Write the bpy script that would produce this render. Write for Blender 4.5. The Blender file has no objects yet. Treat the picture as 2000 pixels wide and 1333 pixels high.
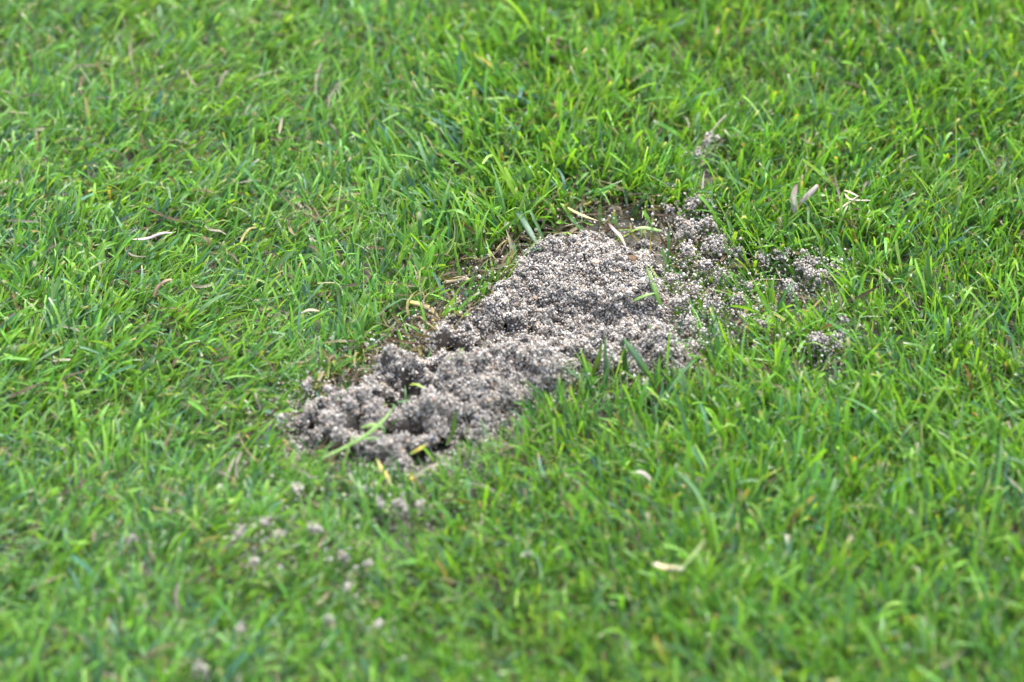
import bpy, math
import numpy as np
from mathutils import Vector

S = bpy.context.scene
COL = S.collection
MM = 0.001
R = np.random.default_rng(11)

# ------------------------------------------------------------ camera
PITCH = math.radians(38)
DIST = 1.5
HALF = 0.2 / 1.5                       # tan of half the horizontal field
FWD = np.array([0, math.cos(PITCH), -math.sin(PITCH)])
UP = np.array([0, math.sin(PITCH), math.cos(PITCH)])
CAMP = -FWD * DIST
cam_d = bpy.data.cameras.new('camera')
cam = bpy.data.objects.new('camera', cam_d); COL.objects.link(cam)
cam.location = CAMP
cam.rotation_euler = (math.radians(90) - PITCH, 0, 0)
cam_d.sensor_width = 36
cam_d.lens = 18 / HALF
cam_d.clip_start = 0.05
cam_d.clip_end = 400
cam_d.dof.use_dof = True
cam_d.dof.focus_distance = 1.525
cam_d.dof.aperture_fstop = 6.2
S.camera = cam

# ------------------------------------------------------------ sky and sun (overcast)
W = bpy.data.worlds.new('World'); S.world = W; W.use_nodes = True
nt = W.node_tree
sky = nt.nodes.new('ShaderNodeTexSky'); sky.sky_type = 'NISHITA'
sky.sun_disc = False
SUN_EL, SUN_AZ = math.radians(58), math.radians(20)
sky.sun_elevation = SUN_EL; sky.sun_rotation = SUN_AZ
sky.air_density = 1.0; sky.dust_density = 5.0; sky.ozone_density = 1.0
hs = nt.nodes.new('ShaderNodeHueSaturation'); hs.inputs['Saturation'].default_value = 0.6   # cloud cover: nearly white
nt.links.new(sky.outputs[0], hs.inputs['Color']); nt.links.new(hs.outputs[0], nt.nodes['Background'].inputs[0])
nt.nodes['Background'].inputs[1].default_value = 0.15
sl = bpy.data.lights.new('sun', 'SUN'); sl.energy = 1.1; sl.angle = math.radians(65)
sl.color = (1.0, 0.97, 0.93)
so = bpy.data.objects.new('sun', sl); COL.objects.link(so)
d = Vector((math.sin(SUN_AZ) * math.cos(SUN_EL), math.cos(SUN_AZ) * math.cos(SUN_EL), math.sin(SUN_EL)))
so.rotation_euler = d.to_track_quat('Z', 'Y').to_euler()
so.location = (0, 0, 3)
S.view_settings.view_transform = 'Standard'; S.view_settings.look = 'None'
S.view_settings.gamma = 1.0; S.view_settings.use_curve_mapping = False
S.view_settings.exposure = 2.1
S.cycles.max_bounces = 8
S.cycles.transmission_bounces = 6

# ------------------------------------------------------------ helpers
def gp(u, v, z=0.0):
    """a spot of the photograph (2000 x 1333) laid on the ground at height z"""
    u = np.asarray(u, float); v = np.asarray(v, float)
    dx = (u - 1000) / 1000 * HALF; dy = (666.5 - v) / 1000 * HALF
    rx = dx; ry = FWD[1] + dy * UP[1]; rz = FWD[2] + dy * UP[2]
    t = (z - CAMP[2]) / rz
    return CAMP[0] + rx * t, CAMP[1] + ry * t

def _h(ix, iy, seed):
    n = (ix * 374761393 + iy * 668265263 + seed * 1442695041) & 0xffffffff
    n = ((n ^ (n >> 13)) * 1274126177) & 0xffffffff
    return ((n ^ (n >> 16)) & 0xffff) / 65535.0
def noise(x, y, scale, seed=0):
    x = np.asarray(x, float) / scale + 1000; y = np.asarray(y, float) / scale + 1000
    ix = np.floor(x).astype(np.int64); iy = np.floor(y).astype(np.int64)
    fx = x - ix; fy = y - iy
    fx = fx * fx * (3 - 2 * fx); fy = fy * fy * (3 - 2 * fy)
    a = _h(ix, iy, seed); b = _h(ix + 1, iy, seed); c = _h(ix, iy + 1, seed); e = _h(ix + 1, iy + 1, seed)
    return (a * (1 - fx) + b * fx) * (1 - fy) + (c * (1 - fx) + e * fx) * fy   # 0..1
def sstep(a, b, x):
    t = np.clip((x - a) / (b - a), 0, 1); return t * t * (3 - 2 * t)

def make_mesh(name, V, Q, mat, parent=None, col=None, smooth=True, uv=None):
    """V (n,3); Q (m,3) or (m,4)"""
    me = bpy.data.meshes.new(name)
    V = np.ascontiguousarray(V, np.float32); Q = np.ascontiguousarray(Q, np.int32)
    k = Q.shape[1]
    me.vertices.add(len(V)); me.vertices.foreach_set('co', V.ravel())
    me.loops.add(Q.size); me.loops.foreach_set('vertex_index', Q.ravel())
    me.polygons.add(len(Q))
    me.polygons.foreach_set('loop_start', np.arange(0, Q.size, k, dtype=np.int32))
    me.polygons.foreach_set('loop_total', np.full(len(Q), k, np.int32))
    me.update(calc_edges=True)
    me.polygons.foreach_set('use_smooth', np.full(len(Q), smooth, bool))
    if col is not None:
        c4 = np.ones((len(V), 4), np.float32); c4[:, :3] = col
        a = me.attributes.new('col', 'FLOAT_COLOR', 'POINT'); a.data.foreach_set('color', c4.ravel())
    if uv is not None:
        a = me.attributes.new('across', 'FLOAT', 'POINT'); a.data.foreach_set('value', np.ascontiguousarray(uv, np.float32))
    me.materials.append(mat)
    o = bpy.data.objects.new(name, me); COL.objects.link(o)
    if parent is not None: o.parent = parent
    return o
def tag(o, label=None, cat=None, group=None, kind=None):
    if label: o['label'] = label
    if cat: o['category'] = cat
    if group: o['group'] = group
    if kind: o['kind'] = kind
    return o
def empty(name, x, y, z=0.0):
    o = bpy.data.objects.new(name, None); COL.objects.link(o); o.location = (x, y, z)
    o.empty_display_size = 0.01
    return o

# ------------------------------------------------------------ materials
def new_mat(name):
    m = bpy.data.materials.new(name); m.use_nodes = True
    n = m.node_tree; n.nodes.clear()
    return m, n, n.nodes.new('ShaderNodeOutputMaterial')
def mat_blade(name, transl=0.34, rough=0.33, spec=0.52):
    m, n, out = new_mat(name); L = n.links.new
    at = n.nodes.new('ShaderNodeAttribute'); at.attribute_name = 'col'
    ac = n.nodes.new('ShaderNodeAttribute'); ac.attribute_name = 'across'
    # fine parallel veins along the blade
    mu = n.nodes.new('ShaderNodeMath'); mu.operation = 'MULTIPLY'; mu.inputs[1].default_value = 34.0
    si = n.nodes.new('ShaderNodeMath'); si.operation = 'SINE'
    L(ac.outputs['Fac'], mu.inputs[0]); L(mu.outputs[0], si.inputs[0])
    tc = n.nodes.new('ShaderNodeTexCoord')
    no = n.nodes.new('ShaderNodeTexNoise'); no.inputs['Scale'].default_value = 260; no.inputs['Detail'].default_value = 2
    L(tc.outputs['Object'], no.inputs['Vector'])
    a1 = n.nodes.new('ShaderNodeMath'); a1.operation = 'MULTIPLY_ADD'; a1.inputs[1].default_value = 0.09; a1.inputs[2].default_value = 0.60
    L(si.outputs[0], a1.inputs[0])
    a2 = n.nodes.new('ShaderNodeMath'); a2.operation = 'MULTIPLY_ADD'; a2.inputs[1].default_value = 0.8
    L(no.outputs['Fac'], a2.inputs[0]); L(a1.outputs[0], a2.inputs[2])
    vm = n.nodes.new('ShaderNodeVectorMath'); vm.operation = 'SCALE'
    L(at.outputs['Color'], vm.inputs[0]); L(a2.outputs[0], vm.inputs['Scale'])
    pr = n.nodes.new('ShaderNodeBsdfPrincipled')
    pr.inputs['Roughness'].default_value = rough
    pr.inputs['Specular IOR Level'].default_value = spec
    L(vm.outputs[0], pr.inputs['Base Color'])
    bp = n.nodes.new('ShaderNodeBump'); bp.inputs['Strength'].default_value = 0.35; bp.inputs['Distance'].default_value = 0.0002
    L(si.outputs[0], bp.inputs['Height']); L(bp.outputs[0], pr.inputs['Normal'])
    tr = n.nodes.new('ShaderNodeBsdfTranslucent')
    vt = n.nodes.new('ShaderNodeVectorMath'); vt.operation = 'MULTIPLY'; vt.inputs[1].default_value = (1.5, 1.25, 0.55)
    L(vm.outputs[0], vt.inputs[0]); L(vt.outputs[0], tr.inputs['Color'])
    mx = n.nodes.new('ShaderNodeMixShader'); mx.inputs[0].default_value = transl
    L(pr.outputs[0], mx.inputs[1]); L(tr.outputs[0], mx.inputs[2]); L(mx.outputs[0], out.inputs[0])
    return m
def mat_sand(name):
    m, n, out = new_mat(name); L = n.links.new
    at = n.nodes.new('ShaderNodeAttribute'); at.attribute_name = 'col'
    tc = n.nodes.new('ShaderNodeTexCoord')
    no = n.nodes.new('ShaderNodeTexNoise'); no.inputs['Scale'].default_value = 1800; no.inputs['Detail'].default_value = 3
    L(tc.outputs['Object'], no.inputs['Vector'])
    a = n.nodes.new('ShaderNodeMath'); a.operation = 'MULTIPLY_ADD'; a.inputs[1].default_value = 0.7; a.inputs[2].default_value = 0.65
    L(no.outputs['Fac'], a.inputs[0])
    vm = n.nodes.new('ShaderNodeVectorMath'); vm.operation = 'SCALE'
    L(at.outputs['Color'], vm.inputs[0]); L(a.outputs[0], vm.inputs['Scale'])
    pr = n.nodes.new('ShaderNodeBsdfPrincipled'); pr.inputs['Roughness'].default_value = 0.42
    pr.inputs['Specular IOR Level'].default_value = 0.35
    L(vm.outputs[0], pr.inputs['Base Color']); L(pr.outputs[0], out.inputs[0])
    return m
def mat_soil(name):
    m, n, out = new_mat(name); L = n.links.new
    tc = n.nodes.new('ShaderNodeTexCoord')
    n1 = n.nodes.new('ShaderNodeTexNoise'); n1.inputs['Scale'].default_value = 90; n1.inputs['Detail'].default_value = 8
    n2 = n.nodes.new('ShaderNodeTexNoise'); n2.inputs['Scale'].default_value = 700; n2.inputs['Detail'].default_value = 4
    for q in (n1, n2): L(tc.outputs['Object'], q.inputs['Vector'])
    r1 = n.nodes.new('ShaderNodeValToRGB')
    e = r1.color_ramp.elements
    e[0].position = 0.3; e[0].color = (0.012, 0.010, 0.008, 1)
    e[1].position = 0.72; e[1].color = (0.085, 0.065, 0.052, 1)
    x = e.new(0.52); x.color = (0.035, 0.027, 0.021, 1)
    L(n1.outputs['Fac'], r1.inputs[0])
    # away from the heap the sward closes over: moss and stem green between the blades
    r2 = n.nodes.new('ShaderNodeValToRGB'); e = r2.color_ramp.elements
    e[0].position = 0.35; e[0].color = (0.022, 0.055, 0.010, 1); e[1].position = 0.7; e[1].color = (0.07, 0.16, 0.025, 1)
    L(n2.outputs['Fac'], r2.inputs[0])
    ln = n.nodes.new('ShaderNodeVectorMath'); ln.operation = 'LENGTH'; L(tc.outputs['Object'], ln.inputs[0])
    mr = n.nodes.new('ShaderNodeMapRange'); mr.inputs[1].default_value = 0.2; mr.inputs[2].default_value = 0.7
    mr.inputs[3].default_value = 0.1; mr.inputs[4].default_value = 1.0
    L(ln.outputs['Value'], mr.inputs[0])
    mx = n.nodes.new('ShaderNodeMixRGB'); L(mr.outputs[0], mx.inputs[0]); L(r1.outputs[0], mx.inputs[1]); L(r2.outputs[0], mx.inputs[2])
    pr = n.nodes.new('ShaderNodeBsdfPrincipled'); pr.inputs['Roughness'].default_value = 0.6
    L(mx.outputs[0], pr.inputs['Base Color'])
    bp = n.nodes.new('ShaderNodeBump'); bp.inputs['Strength'].default_value = 0.8; bp.inputs['Distance'].default_value = 0.001
    L(n2.outputs['Fac'], bp.inputs['Height']); L(bp.outputs[0], pr.inputs['Normal'])
    L(pr.outputs[0], out.inputs[0])
    return m
M_GRASS = mat_blade('grass_blade_green')
M_DRY = mat_blade('dry_straw', 0.2, 0.6, 0.3)
M_SAND = mat_sand('quartz_sand')
M_SOIL = mat_soil('dark_topsoil')
def mat_water():
    m, n, out = new_mat('dew_water')
    pr = n.nodes.new('ShaderNodeBsdfPrincipled')
    pr.inputs['Base Color'].default_value = (1, 1, 1, 1); pr.inputs['Roughness'].default_value = 0.02
    pr.inputs['IOR'].default_value = 1.33; pr.inputs['Transmission Weight'].default_value = 0.8
    n.links.new(pr.outputs[0], out.inputs[0]); return m
M_WATER = mat_water()

# ------------------------------------------------------------ relief of the sand heap
ZS = 0.007
OUT = [(572,812),(590,782),(640,762),(690,742),(728,705),(765,688),(806,695),(828,690),(846,650),(880,612),(925,592),(955,565),(985,545),
       (1000,512),(1036,482),(1095,458),(1150,436),(1210,442),(1270,450),(1300,478),(1290,520),(1298,555),(1315,590),(1308,630),(1322,650),
       (1338,690),(1310,716),(1250,728),(1215,745),(1165,728),(1118,735),(1090,765),(1040,775),(1000,800),(968,835),(900,858),(862,885),
       (810,912),(745,918),(700,890),(640,878),(585,850)]
ox, oy = gp([p[0] for p in OUT], [p[1] for p in OUT], ZS)
def sdist(x, y, px=ox, py=oy):
    """distance into the outline (positive inside)"""
    x = np.asarray(x, float); y = np.asarray(y, float)
    best = np.full(x.shape, 1e9); ins = np.zeros(x.shape, bool)
    n = len(px)
    for i in range(n):
        x0, y0, x1, y1 = px[i], py[i], px[(i+1) % n], py[(i+1) % n]
        ex, ey = x1 - x0, y1 - y0
        t = np.clip(((x - x0) * ex + (y - y0) * ey) / (ex*ex + ey*ey), 0, 1)
        best = np.minimum(best, np.hypot(x - x0 - t*ex, y - y0 - t*ey))
        c = ((y0 > y) != (y1 > y)) & (x < (x1 - x0) * (y - y0) / (y1 - y0 + 1e-12) + x0)
        ins ^= c
    return np.where(ins, best, -best)
def line_d(x, y, pts):
    lx, ly = gp([p[0] for p in pts], [p[1] for p in pts], ZS)
    best = np.full(np.shape(x), 1e9)
    for i in range(len(pts) - 1):
        ex, ey = lx[i+1] - lx[i], ly[i+1] - ly[i]
        t = np.clip(((x - lx[i]) * ex + (y - ly[i]) * ey) / (ex*ex + ey*ey), 0, 1)
        best = np.minimum(best, np.hypot(x - lx[i] - t*ex, y - ly[i] - t*ey))
    return best
# (points, width mm, height mm): ridges, knobs (one point twice) and hollows
FEAT = [
    ([(868,752),(930,738),(985,712),(1030,708),(1090,738)], 5.5, 8.5),
    ([(790,830),(850,800),(920,780),(980,770)], 6.0, 5.0),
    ([(768,722),(775,728)], 6.0, 13.0),
    ([(715,790),(725,780)], 6.0, 5.0),
    ([(620,805),(670,795)], 6.0, 4.0),
    ([(720,885),(790,880)], 5.0, 3.5),
    ([(850,655),(885,622),(930,602),(985,572)], 5.0, 5.0),
    ([(985,560),(1040,548),(1090,572),(1110,578)], 4.5, 4.5),
    ([(1080,500),(1180,520),(1270,560)], 12.0, 2.8),
    ([(1170,592),(1230,602),(1275,590)], 4.5, 5.5),
    ([(1010,500),(1080,480),(1120,470)], 5.0, 2.0),
    ([(1105,690),(1160,668),(1225,655)], 5.0, 4.0),
    ([(1280,672),(1305,690)], 7.0, 7.5),
    ([(1180,700),(1215,715)], 4.0, 4.0),
    ([(1320,590),(1345,595)], 7.0, 3.0),
    # hollows
    ([(853,712),(856,728)], 2.6, -13.0),
    ([(815,750),(835,760)], 4.0, -8.0),
    ([(760,790),(800,785)], 3.5, -6.0),
    ([(755,838),(815,842)], 4.0, -9.0),
    ([(1115,598),(1150,600)], 2.6, -2.0),
    ([(1130,606),(1190,624),(1265,620)], 3.0, -1.5),
    ([(960,640),(1060,640)], 12.0, -2.5),
    ([(1140,712),(1150,722)], 3.0, -5.0),
    ([(880,668),(930,684),(985,690)], 4.5, -5.5),
    ([(1190,450),(1270,470)], 6.0, -4.0),
    ([(720,905),(735,912)], 3.0, -6.0),
]
def relief(x, y):
    s = sdist(x, y); x0_, y0_ = x, y
    x = x + (noise(x0_, y0_, .005, 50) - .5) * .005 + (noise(x0_, y0_, .0022, 51) - .5) * .0025
    y = y + (noise(x0_, y0_, .005, 52) - .5) * .005 + (noise(x0_, y0_, .0022, 53) - .5) * .0025
    wob = (noise(x, y, 0.006, 3) - 0.5) * 0.006 + (noise(x, y, 0.0025, 4) - 0.5) * 0.003
    e = sstep(-0.001, 0.007, s + wob)
    h = e * 6.0
    for pts, w, a in FEAT:
        dd = line_d(x, y, pts) / (w * MM)
        h = h + (1.0 if a > 0 else 1.5) * a * np.exp(-dd * dd) * sstep(-0.006, 0.002, s + wob)
    rough = (noise(x, y, 0.009, 5) - 0.5) * 2.6 + (noise(x, y, 0.0045, 6) - 0.5) * 4.2 + (noise(x, y, 0.0022, 7) - 0.5) * 2.8
    h = h + rough * sstep(0, 0.006, s)
    ck = noise(x, y, .0085, 54) * .7 + noise(x, y, .004, 55) * .3      # thin cracks between the crumbs
    h = h - 4.8 * np.exp(-((ck - .5) / .024) ** 2) * sstep(.0, .004, s) * (.35 + .65 * sstep(.03, -.01, x))
    # the toe at the left is broken up: soil and blades show between the crumbs
    toe = np.clip(1.25 - line_d(x, y, [(590,815),(700,770),(700,850),(760,895),(850,880)]) / .018, 0, 1)
    h = h - 16 * toe * sstep(.48, .62, noise(x, y, .0058, 8) * .75 + noise(x, y, .0025, 9) * .25)
    return h * MM * (s > -0.02) + np.where(s < -0.004, -0.004, 0), s
def soil_z(x, y):
    return ((noise(x, y, 0.06, 20) - 0.5) * 6 + (noise(x, y, 0.018, 21) - 0.5) * 3 + (noise(x, y, 0.006, 22) - 0.5) * 2) * MM * (
        1.0 - 0.6 * sstep(-0.03, 0.0, sdist(x, y)))

# ------------------------------------------------------------ ground: one sheet to the horizon
core = np.arange(-0.34, 0.3401, 0.0028)
tail = 0.34 + np.cumsum(0.004 * 1.12 ** np.arange(1, 72))
tail = tail[tail < 90]; tail = np.append(tail, 90.0)
ax = np.concatenate([-tail[::-1], core, tail])
GX, GY = np.meshgrid(ax, ax)
gz = soil_z(GX, GY)
n = len(ax); idx = np.arange(n * n).reshape(n, n)
Q = np.stack([idx[:-1, :-1], idx[:-1, 1:], idx[1:, 1:], idx[1:, :-1]], -1).reshape(-1, 4)
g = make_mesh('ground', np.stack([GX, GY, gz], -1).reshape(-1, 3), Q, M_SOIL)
tag(g, kind='structure', label='dark moist topsoil under the lawn')

# ------------------------------------------------------------ sand grains
t = (1 + 5 ** .5) / 2
ICO = np.array([(-1,t,0),(1,t,0),(-1,-t,0),(1,-t,0),(0,-1,t),(0,1,t),(0,-1,-t),(0,1,-t),(t,0,-1),(t,0,1),(-t,0,-1),(-t,0,1)], float)
ICO /= np.linalg.norm(ICO[0])
ICF = np.array([(0,11,5),(0,5,1),(0,1,7),(0,7,10),(0,10,11),(1,5,9),(5,11,4),(11,10,2),(10,7,6),(7,1,8),(3,9,4),(3,4,2),(3,2,6),(3,6,8),(3,8,9),(4,9,5),(2,4,11),(6,2,10),(8,6,7),(9,8,1)])
VAR = []
for i in range(40):
    q, _ = np.linalg.qr(R.normal(size=(3, 3)))
    if np.linalg.det(q) < 0: q[:, 0] *= -1
    v = ICO * (1 + R.uniform(-.2, .2, (12, 1))) * np.array([R.uniform(.85, 1.3), R.uniform(.8, 1.1), R.uniform(.7, 1)])
    VAR.append(v @ q.T)
VAR = np.array(VAR)
PAL = np.array([(.60,.54,.47),(.50,.44,.37),(.40,.36,.31),(.68,.65,.61),(.30,.27,.24),(.18,.18,.19),(.10,.11,.14),(.055,.06,.075),(.46,.32,.20),(.38,.22,.15),(.22,.17,.12),(.80,.78,.75)])
PAL = (PAL * .9 + PAL.mean(0) * .1) * np.array([.84, .865, .875])
PW = np.array([.20,.20,.15,.10,.10,.06,.045,.03,.04,.015,.03,.03]); PW /= PW.sum()
def grains_mesh(C, rad):
    """C (n,3) centres, rad (n)"""
    k = len(C); vi = R.integers(0, len(VAR), k)
    V = VAR[vi] * rad[:, None, None] + C[:, None, :]
    F = (ICF[None] + (np.arange(k) * 12)[:, None, None]).reshape(-1, 3)
    c = PAL[R.choice(len(PAL), k, p=PW)] * R.uniform(.50, .95, (k, 1))
    return V.reshape(-1, 3), F, np.repeat(c, 12, 0)
def grain_r(k):
    return np.clip(R.lognormal(math.log(.40), .27, k), .22, 1.05) * MM
def crumb(cx, cy, cz, r, dens=1.0, low=-0.5):
    """grains over one crumb: an uneven ball"""
    k = max(6, int(4 * math.pi * r * r / (0.72 * MM) ** 2 * dens))
    d_ = R.normal(size=(k, 3)); d_ /= np.linalg.norm(d_, axis=1)[:, None]
    d_ = d_[d_[:, 2] > low]
    b = 1 + 0.24 * np.sin(d_[:, 0] * 5 + cx * 3e3) + 0.20 * np.sin(d_[:, 1] * 6 + cy * 4e3) + 0.16 * np.sin(d_[:, 2] * 7 + cx * 5e3) + R.uniform(-.18, .18, len(d_))
    return np.array([cx, cy, cz]) + d_ * r * b[:, None]

x0, x1, y0, y1 = ox.min() - .006, ox.max() + .006, oy.min() - .006, oy.max() + .006
# base body of the heap
hx = np.arange(x0 - .004, x1 + .004, .0007); hy = np.arange(y0 - .004, y1 + .004, .0007)
HX, HY = np.meshgrid(hx, hy); HZ, HS = relief(HX, HY)
nx, ny = len(hx), len(hy); idx = np.arange(nx * ny).reshape(ny, nx)
keep = (HS > -0.004) & (HZ > soil_z(HX, HY) - .001)
Q = np.stack([idx[:-1, :-1], idx[:-1, 1:], idx[1:, 1:], idx[1:, :-1]], -1).reshape(-1, 4)
Q = Q[keep.ravel()[Q].all(1)]
used = np.unique(Q); remap = np.full(nx * ny, -1); remap[used] = np.arange(len(used))
BV = np.stack([HX, HY, HZ - .0004], -1).reshape(-1, 3)[used]; BQ = remap[Q]
heap = empty('sand_heap', *gp(960, 680, 0), 0)
tag(heap, 'large crumbly grey sand heap on the bare patch in the middle of the lawn', 'sand heap')
hl = np.array(heap.location)
bc = np.array([.075, .062, .05]) * R.uniform(.5, 1.3, (len(BV), 1))  # far darker than the grains: shade of the gaps between crumbs painted in
make_mesh('sand_base', BV - hl, BQ, M_SAND, heap, bc)
# grains of the surface: two loose layers
pts = []
for layer, sp in ((0, .00070), (1, .0010), (2, .00064)):
    gx, gy = np.meshgrid(np.arange(x0, x1, sp), np.arange(y0, y1, sp))
    gx = gx + R.uniform(-.5, .5, gx.shape) * sp; gy = gy + R.uniform(-.5, .5, gy.shape) * sp
    gz_, s_ = relief(gx, gy)
    k = (s_ > -0.0035) & (gz_ > soil_z(gx, gy) - .0006)
    if layer == 2:      # steep faces need more grains to the square
        sl_ = np.hypot(relief(gx + .0003, gy)[0] - gz_, relief(gx, gy + .0003)[0] - gz_) / .0003
        k &= sl_ > .75
        gz_ = gz_ - .0005
    if layer == 1: k &= noise(gx, gy, .004, 31) > .45
    k &= ~((gz_ < .0025) & (s_ > .004) & (R.random(gx.shape) < .7))
    lo_ = 0 if layer == 2 else np.clip(1 - line_d(gx, gy, [(640,810),(790,850),(900,800),(1000,750),(1090,740)]) / .018, 0, 1)
    for fp, fw, fa in FEAT:
        if fa < -7: k &= ~((line_d(gx, gy, fp) < fw * MM * .8) & (R.random(gx.shape) < .5))
    k &= ~((noise(gx, gy, .0028, 33) < .37 + .10 * lo_) & (R.random(gx.shape) < .6 + .3 * lo_))
    pts.append(np.stack([gx[k], gy[k], gz_[k] + (R.uniform(-.15, .45, k.sum()) + .5 * layer) * MM], -1))
# crumbs sitting on it, thick on the ridges and the front, rare on the smooth middle
ncr = 0
while ncr < 1300:
    cx, cy = R.uniform(x0, x1), R.uniform(y0, y1)
    z, s_ = relief(np.array([cx]), np.array([cy])); z, s_ = float(z[0]), float(s_[0])
    if s_ < -.003 or z < .0015: continue
    mid = math.exp(-(float(line_d(np.array([cx]), np.array([cy]), [(930,660),(1040,640),(1130,640)])[0]) / .012) ** 2)
    top = math.exp(-(float(line_d(np.array([cx]), np.array([cy]), [(1120,530),(1220,555)])[0]) / .010) ** 2)
    front = max(0.0, 1 - float(line_d(np.array([cx]), np.array([cy]), [(640,810),(790,850),(900,790),(1000,750),(1090,740),(1290,690)])[0]) / .016)
    if R.random() < .85 * mid + .6 * top: continue
    if any(fa < -4.2 and float(line_d(np.array([cx]), np.array([cy]), fp)[0]) < (fw + 1.2) * MM for fp, fw, fa in FEAT): continue
    r = (R.uniform(.7, 1.5) + front * R.uniform(0, 1.9)) * MM
    pts.append(crumb(cx, cy, z + r * R.uniform(.2, 1.0), r)); ncr += 1
P = np.concatenate(pts)
def near(feat, w):
    return line_d(P[:, 0], P[:, 1], feat) < w * MM
own = np.zeros(len(P), int)
own[near(FEAT[0][0], 8)] = 1
own[near(FEAT[2][0], 9)] = 2
own[near(FEAT[12][0], 9) & (own == 0)] = 3
own[near([(620,812),(690,800),(720,860)], 12) & (own == 0)] = 4
for k, (nm, lb) in enumerate([('grain_layer', None), ('ridge', 'crumbly sand ridge along the front of the heap'),
                              ('lump', 'tall rough lump at the left of the heap'), ('lump', 'rounded lump at the right end of the heap'),
                              ('loose_toe', 'low broken toe of the heap running into the grass')]):
    q = P[own == k]
    V, F, c = grains_mesh(q, grain_r(len(q)))
    o = make_mesh(nm, V - hl, F, M_SAND, heap, c, smooth=False)
    if lb: o['label'] = lb

# ------------------------------------------------------------ clumps thrown into the grass, one object each
CL = [  # u, v, radius px, label
 (1387,262,17,'small grey sand clump alone in the grass far behind the heap'),
 (1368,288,15,'dark little sand clump just in front of the farthest clump'),
 (1388,382,15,'dark round sand clump at the back of the group behind the heap'),
 (1352,388,17,'broken sand clump left of the dark round clump behind the heap'),
 (1310,398,11,'small pale sand clump behind the bare soil at the back of the heap'),
 (1340,436,22,'pale sand clump nearest the upper right corner of the heap'),
 (1378,428,20,'loose sand clump between the dark round clump and the pale one'),
 (1345,474,20,'flat sand clump leaning on the upper right corner of the heap'),
 (1392,466,24,'biggest sand clump of the group right of the bare soil'),
 (1432,478,18,'sand clump at the right end of the group behind the heap'),
 (1372,508,18,'grainy sand clump under grass blades beside the heap top'),
 (1412,520,15,'small sand clump in front of the biggest clump of the group'),
 (1488,492,12,'tiny sand clump midway between the two groups on the right'),
 (1530,486,17,'sand clump at the left of the far right group'),
 (1575,498,22,'largest sand clump of the far right group'),
 (1590,524,20,'sand clump in front of the largest far right clump'),
 (1545,548,16,'low sand clump in a dark gap of the far right grass'),
 (1637,508,11,'small sand clump at the right end of the far right group'),
 (1598,655,22,'left half of a pale sand clump alone right of the heap'),
 (1630,652,17,'right half of a pale sand clump alone right of the heap'),
 (1650,612,9,'tiny sand clump behind the pale lone pair right of the heap'),
 (1455,606,12,'small sand clump among blades midway right of the heap'),
 (1492,624,12,'small sand clump between the heap and the pale lone pair'),
 (1440,570,13,'grey sand clump in the grass right of the heap shoulder'),
 (1398,580,16,'crumbly sand clump touching the right shoulder of the heap'),
 (1330,572,17,'crumbly sand clump at the edge of the right shoulder, behind the tallest blade'),
 (1356,548,14,'small sand clump just behind the right shoulder of the heap'),
 (1350,612,16,'grainy sand clump spilling off the right shoulder into the grass'),
 (1372,640,11,'little sand clump in the blades below the right shoulder'),
 (1310,530,13,'sand clump between the heap top and its right shoulder'),
 (1465,545,10,'tiny sand clump below the gap between the two right groups'),
 (1352,660,12,'little sand clump beside the rounded right lump'),
 (597,738,14,'small sand clump behind the low toe at the left'),
 (640,748,12,'little sand clump beside the small one behind the left toe'),
 (552,800,11,'sand crumb at the left tip of the heap'),
 (578,945,15,'blurred sand clump below the left toe of the heap'),
 (785,975,20,'pale wide sand clump in the grass in front of the heap'),
 (745,968,13,'sand clump left of the pale wide one in front of the heap'),
 (822,972,11,'small sand clump right of the pale wide one'),
 (700,940,13,'sand clump in the grass just below the dark hollow'),
 (612,1020,15,'round sand clump in the lower left grass below the heap toe'),
 (520,1008,14,'pale sand clump at the middle of the lower left row'),
 (543,1032,11,'small sand clump touching the row in the lower left grass'),
 (470,1028,15,'tall sand clump at the left of the lower left row'),
 (256,1035,11,'lone sand clump far out in the lower left grass'),
 (497,1083,9,'tiny sand clump below the tall one of the lower left row'),
 (668,1073,13,'pale round sand clump in grass below the heap'),
 (712,1088,9,'tiny dark sand clump right of the pale round one'),
 (678,1130,14,'blurred broken sand clump lower in the grass below the heap'),
 (640,1192,11,'faint sand clump deep in the lower grass'),
 (735,1203,11,'faint small sand clump in the lowest grass near the middle'),
 (392,1288,14,'sand clump in a dark gap at the bottom of the lawn'),
 (1030,1070,8,'tiny sand clump in the grass below the front ridge'),
 (470,1215,9,'small dark sand clump in the lower left grass above the bottom gap'),
]
ZC = 0.012
cpx, cpy = gp([c[0] for c in CL], [c[1] for c in CL], ZC)
crad = np.array([c[2] for c in CL]) / 5000.0 * np.array([1.0 if c[1] < 900 else .85 for c in CL])
CZ = [ZC if c[1] < 900 else .0128 for c in CL]
cpx, cpy = gp([c[0] for c in CL], [c[1] for c in CL], np.array(CZ))
ccull = np.array([.0020 if c[1] < 900 else .0004 for c in CL])
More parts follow.
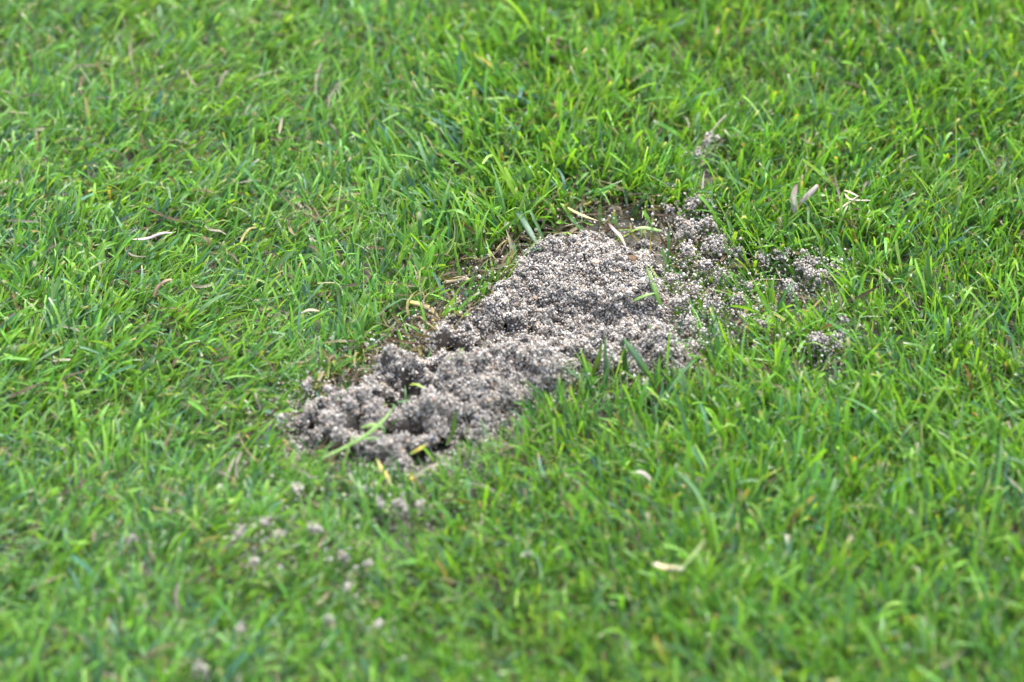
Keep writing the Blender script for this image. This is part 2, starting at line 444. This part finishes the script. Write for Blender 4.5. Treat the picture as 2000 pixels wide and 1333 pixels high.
for (u, v, rp, lb), cx, cy, r, ZC in zip(CL, cpx, cpy, crad, CZ):
    k = 2 + int(rp / 4); q = []
    for j in range(k):
        a = R.uniform(0, 6.28); rr = r * R.uniform(0, 1.05)
        cr = max(.0008, r * R.uniform(.18, .46))
        q.append(crumb(rr * math.cos(a), rr * math.sin(a), ZC - .004 + cr * .6 + R.uniform(0, .5) * r, cr, .9, -1.1))
    # the crumbs it rests on, down to the soil
    m_ = int(60 * (r / .004) ** 2)
    a = R.uniform(0, 6.28, m_); rr = r * np.sqrt(R.random(m_)); hz = R.uniform(0, ZC - .003, m_)
    q.append(np.stack([rr * np.cos(a), rr * np.sin(a), hz], -1))
    q = np.concatenate(q)
    V, F, c = grains_mesh(q, grain_r(len(q)) * 1.05)
    o = make_mesh('sand_clump', V, F, M_SAND, None, c * 1.03, smooth=False)
    o.location = (cx, cy, 0)
    tag(o, lb, 'sand clump', 'sand clumps scattered round the heap')

# loose grains strewn on the soil and in the sward
k = 4500
aa = R.integers(0, len(ox), k); bb = R.normal(0, 1, (k, 2)) * .009
lx = ox[aa] + (np.roll(ox, -1)[aa] - ox[aa]) * R.random(k) + bb[:, 0]
ly = oy[aa] + (np.roll(oy, -1)[aa] - oy[aa]) * R.random(k) + bb[:, 1]
cw = np.array([1.2 if (c[0] > 1290 and 420 < c[1] < 600) else 1.0 if c[0] > 1290 else .5 for c in CL]); aa = R.choice(len(CL), 5000, p=cw / cw.sum()); bb = R.normal(0, 1, (5000, 2)) * .0055
lx = np.concatenate([lx, cpx[aa] + bb[:, 0]]); ly = np.concatenate([ly, cpy[aa] + bb[:, 1]])
s_ = sdist(lx, ly); k = s_ < .001; lx, ly, s_ = lx[k], ly[k], s_[k]
lz = soil_z(lx, ly) + .0004 + R.random(len(lx)) ** 2.2 * .012
V, F, c = grains_mesh(np.stack([lx, ly, lz], -1), grain_r(len(lx)))
tag(make_mesh('sand_grains', V, F, M_SAND, None, c, smooth=False),
    'loose grey sand grains strewn through the grass round the heap', 'sand', kind='stuff')

# ------------------------------------------------------------ blades
def blades(bx, by, bz, L, w, phi, th0, bend, twist, seg, col, tipc, cut, kphi=None, kink=None, clearz=None, basecol=None):
    """vectorised V-folded blades. returns V, Q, C, across"""
    N = len(bx); sN = seg + 1
    s = np.linspace(0, 1, sN)
    th = th0[:, None] + bend[:, None] * s[None] ** 1.3
    if kink is not None:
        ks, ka = kink
        th = th + ka[:, None] * (s[None] > ks[:, None])
    th = np.minimum(th, math.radians(118))
    if kphi is None: kphi = np.zeros(N)
    ph = phi[:, None] + kphi[:, None] * s[None]
    T = np.stack([np.sin(th) * np.cos(ph), np.sin(th) * np.sin(ph), np.cos(th)], -1)
    step = (L / seg)[:, None, None]
    Pc = np.zeros((N, sN, 3)); Pc[:, 1:] = np.cumsum((T[:, :-1] + T[:, 1:]) * .5 * step, 1)
    Pc += np.stack([bx, by, bz], -1)[:, None]
    floor = (bz + .0012)[:, None] if clearz is None else clearz(Pc[..., 0], Pc[..., 1]) + .0008
    low = Pc[..., 2] < floor
    low[:, 0] = False
    Pc[..., 2] = np.where(low, floor + (np.arange(N) % 7)[:, None] * .0002, Pc[..., 2])
    side = np.stack([-np.sin(ph), np.cos(ph), np.zeros_like(ph)], -1)
    nrm = np.cross(T, side)
    tw = twist[:, None] * (.25 + .75 * s[None])
    sd = side * np.cos(tw)[..., None] + nrm * np.sin(tw)[..., None]
    nm = -side * np.sin(tw)[..., None] + nrm * np.cos(tw)[..., None]
    prof = np.where(cut[:, None], np.clip(.75 + .6 * s - .45 * s ** 2, 0, 1) * (1 - .25 * (s == 1)), (1 - s ** 3.2) * (.75 + .5 * s) + .04)
    hw = (w / 2)[:, None] * prof
    fold = hw * .38
    V = np.empty((N, sN, 3, 3))
    V[:, :, 0] = Pc - sd * hw[..., None]
    V[:, :, 1] = Pc - nm * fold[..., None]
    V[:, :, 2] = Pc + sd * hw[..., None]
    b = (np.arange(N) * sN * 3)[:, None, None]
    r_ = (np.arange(seg) * 3)[None, :, None]; c_ = np.array([0, 1])[None, None]
    i = b + r_ + c_
    Q = np.stack([i, i + 1, i + 4, i + 3], -1).reshape(-1, 4)
    m = np.where(cut, .10, .22)
    wt = np.clip((s[None] - (1 - m[:, None])) / m[:, None], 0, 1)[..., None]
    C = col[:, None] * (1 - wt) + tipc[:, None] * wt
    if basecol is not None:
        wb = np.clip(1 - s[None] / .28, 0, 1)[..., None] * .75
        C = C * (1 - wb) + basecol[:, None] * wb
    C = np.repeat(C[:, :, None], 3, 2)
    A = np.broadcast_to(np.array([0, .5, 1.0]), (N, sN, 3))
    return V.reshape(-1, 3), Q, C.reshape(-1, 3), A.reshape(-1)
def join(parts):
    off = 0; Vs, Qs, Cs, As = [], [], [], []
    for V, Q, C, A in parts:
        Vs.append(V); Qs.append(Q + off); Cs.append(C); As.append(A); off += len(V)
    return np.concatenate(Vs), np.concatenate(Qs), np.concatenate(Cs), np.concatenate(As)

GREENS = np.array([(.118,.280,.020),(.080,.215,.020),(.048,.145,.024),(.050,.140,.055),(.108,.210,.080),(.165,.315,.036),(.032,.098,.018)]) * 1.05 * np.array([0.97, 0.98, 1.15])
GW = np.array([.32,.22,.12,.09,.10,.12,.05]); GW /= GW.sum()
STRAW = np.array([(.38,.33,.20),(.28,.21,.11),(.18,.12,.07),(.44,.40,.31),(.36,.32,.10),(.11,.075,.05)])

def lawn_field(n_, xr, yr, seg, dens_cull=True, wide=1.0):
    x = R.uniform(xr[0], xr[1], n_); y = R.uniform(yr[0], yr[1], n_)
    return x, y
def grow(x, y, seg, wide=1.0, long=1.0):
    # tillers: blades come in small fans from one crown
    s_ = sdist(x, y)
    bare = sdist(x, y, bpx, bpy_)
    edge = (noise(x, y, .007, 40) - .5) * .010
    hr_ = np.where(s_ > -.001, relief(x, y)[0] - soil_z(x, y), 1)
    keep = ((s_ + edge < -.0005) | ((hr_ < .0005) & (x < -.04) & (R.random(len(x)) < .4)) | ((s_ < .006) & (R.random(len(x)) < .07))) & ~((bare + edge > 0) & (R.random(len(x)) < .87))
    fringe = np.clip(1 + s_ / .012, 0, 1)                 # 1 at the sand edge
    keep &= ~((fringe > 0) & (R.random(len(x)) < fringe * .45))
    x, y, s_ , fringe = x[keep], y[keep], s_[keep], fringe[keep]
    dcl = np.full(len(x), 9.0); 
    for cx, cy, r, cc in zip(cpx, cpy, crad, ccull):
        dd = np.hypot(x - cx, (y - cy + .011) / 2.6) / (r + cc)
        dcl = np.minimum(dcl, dd)
    k_ = ~((dcl < 1) & (R.random(len(x)) < .48)); x, y, s_, fringe, dcl = x[k_], y[k_], s_[k_], fringe[k_], dcl[k_]
    N = len(x)
    clump = noise(x, y, .016, 41); big = noise(x, y, .09, 42); mid = noise(x, y, .035, 43)
    # the lay of the sward: drifts of blades leaning one way
    lay = 6.2832 * noise(x, y, .12, 44) + 2.2 * (clump - .5)
    left = sstep(.02, -.10, x)
    ph0 = np.where(R.random(N) < .42 + .25 * left, lay * (1 - left) + left * (.55 + 2.4 * (mid - .5)) + R.normal(0, .6, N), R.uniform(0, 6.283, N))
    th0 = np.abs(R.normal(0, 1, N)) * math.radians(24) + math.radians(6) + left * math.radians(10)
    bend = R.gamma(2.0, .22, N) + left * .22
    L = R.gamma(9, 1 / 9.0, N) * (.0121 + .002 * big + .0015 * clump) * long
    L *= 1 - .15 * left
    L *= np.where(dcl < 1, .45, 1.0)
    L *= 1 - .45 * sstep(.02, .0, x) * sstep(-.014, -.002, s_) * (y < -.004)
    long_one = R.random(N) < .04; L = np.where(long_one & (dcl > 1), L * 1.4, L)
    w = R.gamma(12, 1 / 12.0, N) * (.00080 + .0004 * big) * wide * np.where(R.random(N) < .25, .55, 1.0) * np.where(R.random(N) < .06, 1.45, 1)
    wk = R.random(N)
    ci = R.choice(len(GREENS), N, p=GW)
    col = GREENS[ci] * R.uniform(.85, 1.45, (N, 1))
    warm = (clump - .5)[:, None] * np.array([[.3, .2, -.2]]); col = col * (1 + warm)
    cool = (R.random(N) < .12 + .5 * (mid - .35).clip(0))
    col = np.where(cool[:, None], col * np.array([.80, .93, 1.5]), col)
    dry = R.random(N) < (.013 + .17 * fringe + .03 * (clump < .3))
    col = np.where(dry[:, None], STRAW[R.integers(0, len(STRAW), N)] * R.uniform(.7, 1.1, (N, 1)), col)
    L = np.where(dry, L * .8, L)
    tp = R.random(N)
    tipc = np.where((tp < .10)[:, None], np.array([[.50, .48, .38]]), np.where((tp < .16)[:, None], np.array([[.42, .33, .10]]), col * 1.12))
    cut = R.random(N) < .45
    base = np.array([[.26, .26, .13]]) * R.uniform(.5, 1.1, (N, 1))
    base = np.where((R.random(N) < .14)[:, None], np.array([[.16, .08, .035]]), base)
    kk = R.random(N) < .10
    kink = (R.uniform(.35, .8, N), np.where(kk, R.uniform(.6, 1.5, N), 0))
    return blades(x, y, soil_z(x, y) - .001, L, w, ph0, th0, bend, R.normal(0, .8, N), seg, col, tipc, cut,
                  R.normal(0, .45, N), kink, None, base)

# bare, thatchy soil at the back and left edge of the heap
BARE = [(1100,440),(1120,412),(1180,392),(1250,398),(1310,420),(1318,470),(1290,510),(1200,470),(1130,470),(1020,500),(990,530),(925,585),(880,600),(845,640),
        (835,690),(800,690),(770,680),(700,720),(650,760),(640,740),(700,690),(770,650),(800,610),(850,585),(880,545),(930,530),(960,500),(1010,470)]
bpx, bpy_ = gp([p[0] for p in BARE], [p[1] for p in BARE], 0.001)

def crowns(n_, xr, yr, per):
    cx = R.uniform(xr[0], xr[1], n_); cy = R.uniform(yr[0], yr[1], n_)
    m_ = R.integers(per[0], per[1] + 1, n_)
    x = np.repeat(cx, m_) + R.normal(0, .0016, m_.sum()); y = np.repeat(cy, m_) + R.normal(0, .0016, m_.sum())
    return x, y
parts = []
x, y = crowns(64000, (-.34, .34), (-.36, .42), (1, 5))           # 0.53 m2
parts.append(grow(x, y, 6))
# short under-storey
x = R.uniform(-.34, .34, 24000); y = R.uniform(-.36, .42, 24000)
parts.append(grow(x, y, 4, .8, .55))
# the lawn round about
n_ = 270000
x = R.uniform(-.75, .75, n_); y = R.uniform(-.78, .85, n_)
k = (np.abs(x) > .34) | (y < -.36) | (y > .42)
parts.append(grow(x[k], y[k], 3, 1.6, 1.05))
n_ = 190000
x = R.uniform(-1.6, 1.6, n_); y = R.uniform(-1.6, 1.8, n_)
k = (np.abs(x) > .75) | (y < -.78) | (y > .85)
parts.append(grow(x[k], y[k], 3, 3.6, 1.1))
n_ = 60000
r_ = 1.6 + 4.5 * R.random(n_) ** 1.3; a = R.uniform(0, 6.283, n_); x = r_ * np.cos(a); y = r_ * np.sin(a) + .1
parts.append(grow(x, y, 3, 8.0, 1.3))
V, Q, C, A = join(parts)
tag(make_mesh('grass', V, Q, M_GRASS, None, C, True, A), 'short bright green mown lawn grass round the sand heap', 'grass', kind='stuff')

# thatch: dead stems and cut leaves lying low in the sward
n1, n2 = 9000, 600
x = R.uniform(-.34, .34, n1); y = R.uniform(-.36, .42, n1)
bi = R.integers(0, len(bpx), n2); f = R.random(n2)
xb = bpx[bi] + (np.roll(bpx, -1)[bi] - bpx[bi]) * f + R.normal(0, .004, n2)
yb = bpy_[bi] + (np.roll(bpy_, -1)[bi] - bpy_[bi]) * f + R.normal(0, .004, n2)
x = np.concatenate([x, xb]); y = np.concatenate([y, yb])
s_ = sdist(x, y); k = s_ < .002; x, y = x[k], y[k]; N = len(x)
col = STRAW[R.integers(0, len(STRAW), N)] * R.uniform(.2, .65, (N, 1))
V, Q, C, A = blades(x, y, soil_z(x, y) + R.random(N) ** 2 * .007, R.uniform(.005, .019, N), R.uniform(.0004, .0014, N), R.uniform(0, 6.283, N),
                    np.radians(R.normal(86, 12, N)), R.normal(0, .35, N), R.normal(0, 1, N), 4, col, col * 1.1, R.random(N) < .5, R.normal(0, .8, N))
tag(make_mesh('thatch_litter', V, Q, M_DRY, None, C, True, A), 'brown dead stems and straw lying between the blades', 'thatch', kind='stuff')

# ------------------------------------------------------------ single pieces the photo shows clearly
def strip(name, pts, w, cols, label, cat, mat, group=None, fold=.35, lift=0.0, taper=(.6, .1), face=(0, -.35, 1)):
    """one blade or stalk through points (u, v, height mm)"""
    P3 = []
    for u, v, h in pts:
        X, Y = gp(u, v, h * MM); P3.append((float(X), float(Y), h * MM))
    P3 = np.array(P3); m_ = 16
    tt = np.linspace(0, len(P3) - 1, m_); P_ = np.empty((m_, 3))
    for i, q in enumerate(tt):
        a_ = min(int(q), len(P3) - 2); f_ = q - a_
        p0 = P3[max(a_-1, 0)]; p1 = P3[a_]; p2 = P3[a_+1]; p3 = P3[min(a_+2, len(P3)-1)]
        P_[i] = .5 * ((2*p1) + (-p0+p2)*f_ + (2*p0-5*p1+4*p2-p3)*f_**2 + (-p0+3*p1-3*p2+p3)*f_**3)
    T = np.gradient(P_, axis=0); T /= np.linalg.norm(T, axis=1)[:, None]
    fc = np.array(face, float); fc /= np.linalg.norm(fc)
    sd = np.cross(T, fc); sd /= np.linalg.norm(sd, axis=1)[:, None]; nm = np.cross(sd, T)
    s = np.linspace(0, 1, m_)
    pr = np.minimum(1, taper[0] + (1 - taper[0]) * s / .25) * np.minimum(1, taper[1] + (1 - taper[1]) * (1 - s) / .35)
    hw = (w * MM / 2 * pr)[:, None]
    org = P_[0].copy()
    rows = [P_ - sd * hw, P_ - nm * hw * fold, P_ + sd * hw, P_ - nm * hw * (fold + .30)]
    V = np.stack(rows, 1) - org; V = V.reshape(-1, 3)
    Q = []
    for i in range(m_ - 1):
        b = i * 4
        for a_, c_ in ((0, 1), (1, 2), (2, 3), (3, 0)): Q.append((b+a_, b+c_, b+4+c_, b+4+a_))
    cols = np.array(cols, float); ci = np.linspace(0, len(cols) - 1, m_)
    C = np.stack([np.interp(ci, np.arange(len(cols)), cols[:, j]) for j in range(3)], -1)
    C = np.repeat(C, 4, 0); A = np.tile([0, .5, 1, .5], m_)
    o = make_mesh(name, V, np.array(Q), mat, None, C, True, A); o.location = org
    if label: tag(o, label, cat, group)
    return o
PALE = (.42,.39,.34); TAN = (.46,.37,.22); PINK = (.50,.33,.24); GR = (.12,.26,.03); LG = (.20,.34,.09); YEL = (.36,.29,.05); BG = (.08,.17,.09)
LIL = (.42,.36,.38); BRN = (.16,.10,.06)
st = 'dry straws lying on the lawn'
strip('dry_stalk', [(1564,395,14),(1580,380,17),(1597,362,20)], 2.4, [PALE, PALE, (.52,.50,.46)], 'short white dry stalk slanting up behind the heap', 'stalk', M_DRY, st, taper=(.8,.6))
strip('dry_leaf', [(1556,360,18),(1550,385,15),(1552,410,11),(1556,428,7)], 2.6, [BRN, PALE, LIL, TAN], 'pale curled dry leaf standing beside the white stalk', 'leaf', M_DRY, st, taper=(.3,.2))
tw = empty('forked_straw', *gp(1670, 388, .016), .016)
tag(tw, 'thin tan forked straw on the grass right of the white stalk', 'straw', st)
for pts in ([(1630,415,14),(1655,398,16),(1676,383,18)], [(1649,372,18),(1662,377,18),(1676,384,18)], [(1650,378,17),(1662,390,17),(1700,392,16)]):
    o = strip('stem', pts, .9, [TAN, PALE], None, None, M_DRY, taper=(.8, .5)); o.parent = tw; o.location = Vector(o.location) - tw.location
strip('dry_straw', [(258,468,16),(288,466,18),(315,456,20),(336,455,19)], 1.3, [PALE, LIL, LIL, PALE], 'lilac white straw lying flat in the grass far left', 'straw', M_DRY, st, taper=(.3,.4))
strip('dry_straw', [(300,580,14),(308,562,17),(322,550,20),(336,546,21)], 1.6, [(.32,.22,.16), (.32,.22,.16), TAN], 'pinkish curved straw sticking up left of the heap', 'straw', M_DRY, st, taper=(.6,.3))
strip('dry_straw', [(1276,1100,18),(1295,1108,20),(1335,1111,20)], 2.0, [(.36,.35,.29), TAN, (.30,.31,.22)], 'thick white broken straw in the blurred grass below the heap', 'straw', M_DRY, st, taper=(.8,.7))
strip('dry_straw', [(1232,925,16),(1250,922,22),(1268,934,20),(1275,944,17)], 1.5, [LG, PALE, PALE, YEL], 'white arched straw in the grass below the right lump', 'straw', M_DRY, st)
strip('dry_straw', [(545,262,18),(549,240,21),(551,228,23)], 1.4, [TAN, PALE], 'thin pale straw tip in the grass at the upper left', 'straw', M_DRY, st)
strip('dry_straw', [(588,612,14),(604,606,17),(624,608,18)], 1.3, [PALE, TAN], 'short pale straw in the matted grass left of the heap', 'straw', M_DRY, st)
strip('dry_straw', [(868,552,6),(900,544,7),(922,548,7)], 2.2, [(.3,.26,.16), (.34,.29,.19), TAN], 'broad tan dead leaf at the left edge of the heap', 'straw', M_DRY, st)
strip('dry_straw', [(800,590,9),(835,600,7),(858,622,5)], 2.2, [YEL, TAN, YEL], 'yellow dying blade beside the bare soil', 'straw', M_DRY, st)
strip('dry_straw', [(1094,398,11),(1130,418,10),(1168,432,8)], 1.2, [LG, (.5,.48,.22), TAN], 'yellowing straw over the bare soil behind the heap', 'straw', M_DRY, st)
strip('bare_stolon', [(1188,436,6),(1200,450,7),(1213,464,7),(1224,488,6)], 1.5, [BRN, LIL, TAN, LIL], 'bare lilac runner crossing the soil at the back of the heap', 'runner', M_DRY)
strip('bare_stolon', [(1207,500,9),(1216,512,9),(1226,522,9)], 1.0, [LIL, PALE], 'short pale root lying on the sand top', 'runner', M_DRY)
strip('seed_husk', [(1226,500,10),(1240,506,11),(1250,514,9)], 2.6, [BRN, (.10,.06,.03), BRN], 'small dark brown husk on the sand near its back edge', 'husk', M_DRY, fold=.9, taper=(.3,.3))
strip('dry_straw', [(738,895,6),(742,912,8),(756,930,9),(764,950,8)], 1.7, [TAN, YEL, TAN], 'bent tan straw in front of the heap toe', 'straw', M_DRY, st)
strip('yellow_leaf', [(800,888,7),(818,878,9),(833,868,9)], 1.6, [LG, YEL, YEL], 'thin yellow leaf pointing at the front of the sand', 'leaf', M_DRY)
strip('yellow_leaf', [(800,922,8),(803,935,10),(808,944,8)], 1.5, [YEL, YEL], 'stubby bright yellow leaf below the heap front', 'leaf', M_DRY)
strip('yellow_leaf', [(844,622,5),(852,640,5),(856,652,4)], 2.0, [YEL, TAN], 'yellow leaf tip against the left rim of the sand', 'leaf', M_DRY)
strip('grass_blade', [(1330,1113,18),(1350,1090,20),(1366,1070,21),(1378,1052,22)], 1.8, [(.16,.27,.06), (.15,.26,.04), (.22,.22,.10)], 'yellow green blade rising from the thick white broken straw', 'grass blade', M_GRASS)
gb = 'green blades leaning over the sand'
def gblade(pts, w, cols, lb): strip('grass_blade', pts, w, cols, lb, 'grass blade', M_GRASS, gb, taper=(.7,.06))
gblade([(630,895,10),(700,860,13),(745,825,15),(772,791,16)], 1.7, [LG, GR, LG], 'long light green blade lying diagonally over the heap toe')
gblade([(700,857,9),(735,858,11),(765,865,9)], 1.5, [LG, BG], 'thin side blade forking from the long diagonal one')
gblade([(705,836,9),(725,831,12),(747,836,12),(752,862,8)], 1.9, [LG, LG, BG], 'folded blue green blade over the dark hollow')
gblade([(775,786,9),(800,785,11),(823,792,10)], 1.5, [BG, LG], 'small arched blade between the tall lump and the ridge')
gblade([(800,752,9),(815,752,11),(837,765,10)], 1.2, [(.3,.36,.04), LG], 'yellow green curl behind the ridge at the hole')
gblade([(758,845,2),(765,830,6),(778,818,10)], 1.0, [GR, LG], 'short shoot standing in the dark hollow')
gblade([(1150,745,4),(1165,712,12),(1176,668,20)], 2.0, [GR, (.17,.26,.03), GR], 'upright olive blade before the sand right of the ridge')
gblade([(1182,760,4),(1183,715,14),(1181,655,24)], 1.6, [GR, BG, GR], 'upright dark blade next to the olive one')
gblade([(1222,742,4),(1220,705,13),(1216,660,22)], 2.0, [GR, BG], 'upright blade left of the right hand lump')
gblade([(1275,742,6),(1245,700,16),(1216,660,22)], 3.0, [GR, BG, (.07,.2,.05)], 'broad dark blade slanting up over the right part of the sand')
gblade([(1140,745,6),(1100,718,12),(1073,692,15)], 2.4, [BG, (.05,.15,.02)], 'dark broad blade tip poking over the ridge end')
gblade([(1290,600,9),(1280,570,14),(1262,520,20)], 2.2, [GR, LG], 'light blade bent over the right shoulder of the sand')
gblade([(1228,593,11),(1255,580,14),(1282,572,15)], 1.5, [LG, LG], 'thin blade lying on the right shoulder of the sand')
gblade([(1010,415,14),(1030,445,15),(1048,478,13)], 2.6, [BG, BG], 'broad blue green blade hanging over the back left of the heap')
gblade([(1290,452,10),(1262,446,11),(1238,446,10)], 1.8, [GR, LG, PALE], 'dewy blade tip reaching over the bare soil')
gblade([(905,680,6),(890,696,10),(873,702,10)], 1.0, [GR, GR], 'tiny green shoot beside the hole in the sand')
gblade([(870,870,5),(884,845,13),(890,800,24)], 2.0, [GR, LG], 'upright blade before the middle of the sand front')

# one bigger dark blue grain and a few pebbles
for u, v, r, c, lb in [(840,848,1.5,(.05,.07,.13),'dark blue grey pebble in the sand front'), (1163,518,1.5,(.50,.40,.28),'tan pebble on the upper sand flat'),
                       (1010,512,1.0,(.12,.14,.2),'small blue pebble near the back left rim'), (738,921,1.2,(.7,.7,.72),'white pebble in front of the heap toe')]:
    X, Y = gp(u, v, .009); z, _ = relief(np.array([X]), np.array([Y]))
    V = np.concatenate([ICO]); me_v = ICO; F = ICF
    mid_ = {}; Vl = [tuple(p) for p in me_v]; F2 = []
    def mp(a_, b_):
        k_ = (min(a_, b_), max(a_, b_))
        if k_ not in mid_:
            p = (np.array(Vl[a_]) + np.array(Vl[b_])) / 2; p /= np.linalg.norm(p); Vl.append(tuple(p)); mid_[k_] = len(Vl) - 1
        return mid_[k_]
    for a_, b_, c_ in F:
        ab, bc_, ca = mp(a_, b_), mp(b_, c_), mp(c_, a_); F2 += [(a_, ab, ca), (b_, bc_, ab), (c_, ca, bc_), (ab, bc_, ca)]
    Vp = np.array(Vl) * (1 + R.uniform(-.08, .08, (len(Vl), 1))) * np.array([1.15, .95, .8]) * r * MM
    o = make_mesh('pebble', Vp, np.array(F2), M_SAND, None, np.tile(c, (len(Vp), 1)), True)
    o.location = (float(X), float(Y), max(float(z[0]), .002) + r * .9 * MM); tag(o, lb, 'pebble')

# ------------------------------------------------------------ dew on the blades
me = bpy.data.objects['grass'].data
co = np.empty(len(me.vertices) * 3, np.float32); me.vertices.foreach_get('co', co); co = co.reshape(-1, 3)
k = np.where((np.abs(co[:, 0]) < .27) & (co[:, 1] > -.28) & (co[:, 1] < .34) & (co[:, 2] > .009))[0]
pr = .25 + .75 * sstep(-.05, .12, co[k, 0])
k = k[R.random(len(k)) < pr]; k = R.choice(k, 1500, replace=False)
rd = np.clip(R.lognormal(math.log(.29), .35, len(k)), .12, .62) * MM
NU, NV = 8, 5
sv = [(0, 0, 1)]; 
for i in range(1, NV):
    for j in range(NU):
        a_, b_ = math.pi * i / NV, 2 * math.pi * j / NU; sv.append((math.sin(a_) * math.cos(b_), math.sin(a_) * math.sin(b_), math.cos(a_)))
sv.append((0, 0, -1)); sv = np.array(sv); sf = []
for j in range(NU):
    j2 = (j + 1) % NU; sf.append((0, 1 + j, 1 + j2))
    for i in range(NV - 2):
        a_, b_ = 1 + i * NU + j, 1 + i * NU + j2; sf += [(a_, a_ + NU, b_ + NU), (a_, b_ + NU, b_)]
    sf.append((1 + (NV-2)*NU + j, len(sv) - 1, 1 + (NV-2)*NU + j2))
sf = np.array(sf)
V = (co[k] + np.array([0, 0, 1.]) * rd[:, None] * .5)[:, None] + sv[None] * rd[:, None, None]
F = (sf[None] + (np.arange(len(k)) * len(sv))[:, None, None]).reshape(-1, 3)
tag(make_mesh('dew_drops', V.reshape(-1, 3), F, M_WATER), 'tiny clear dew drops on the grass blades', 'dew', kind='stuff')
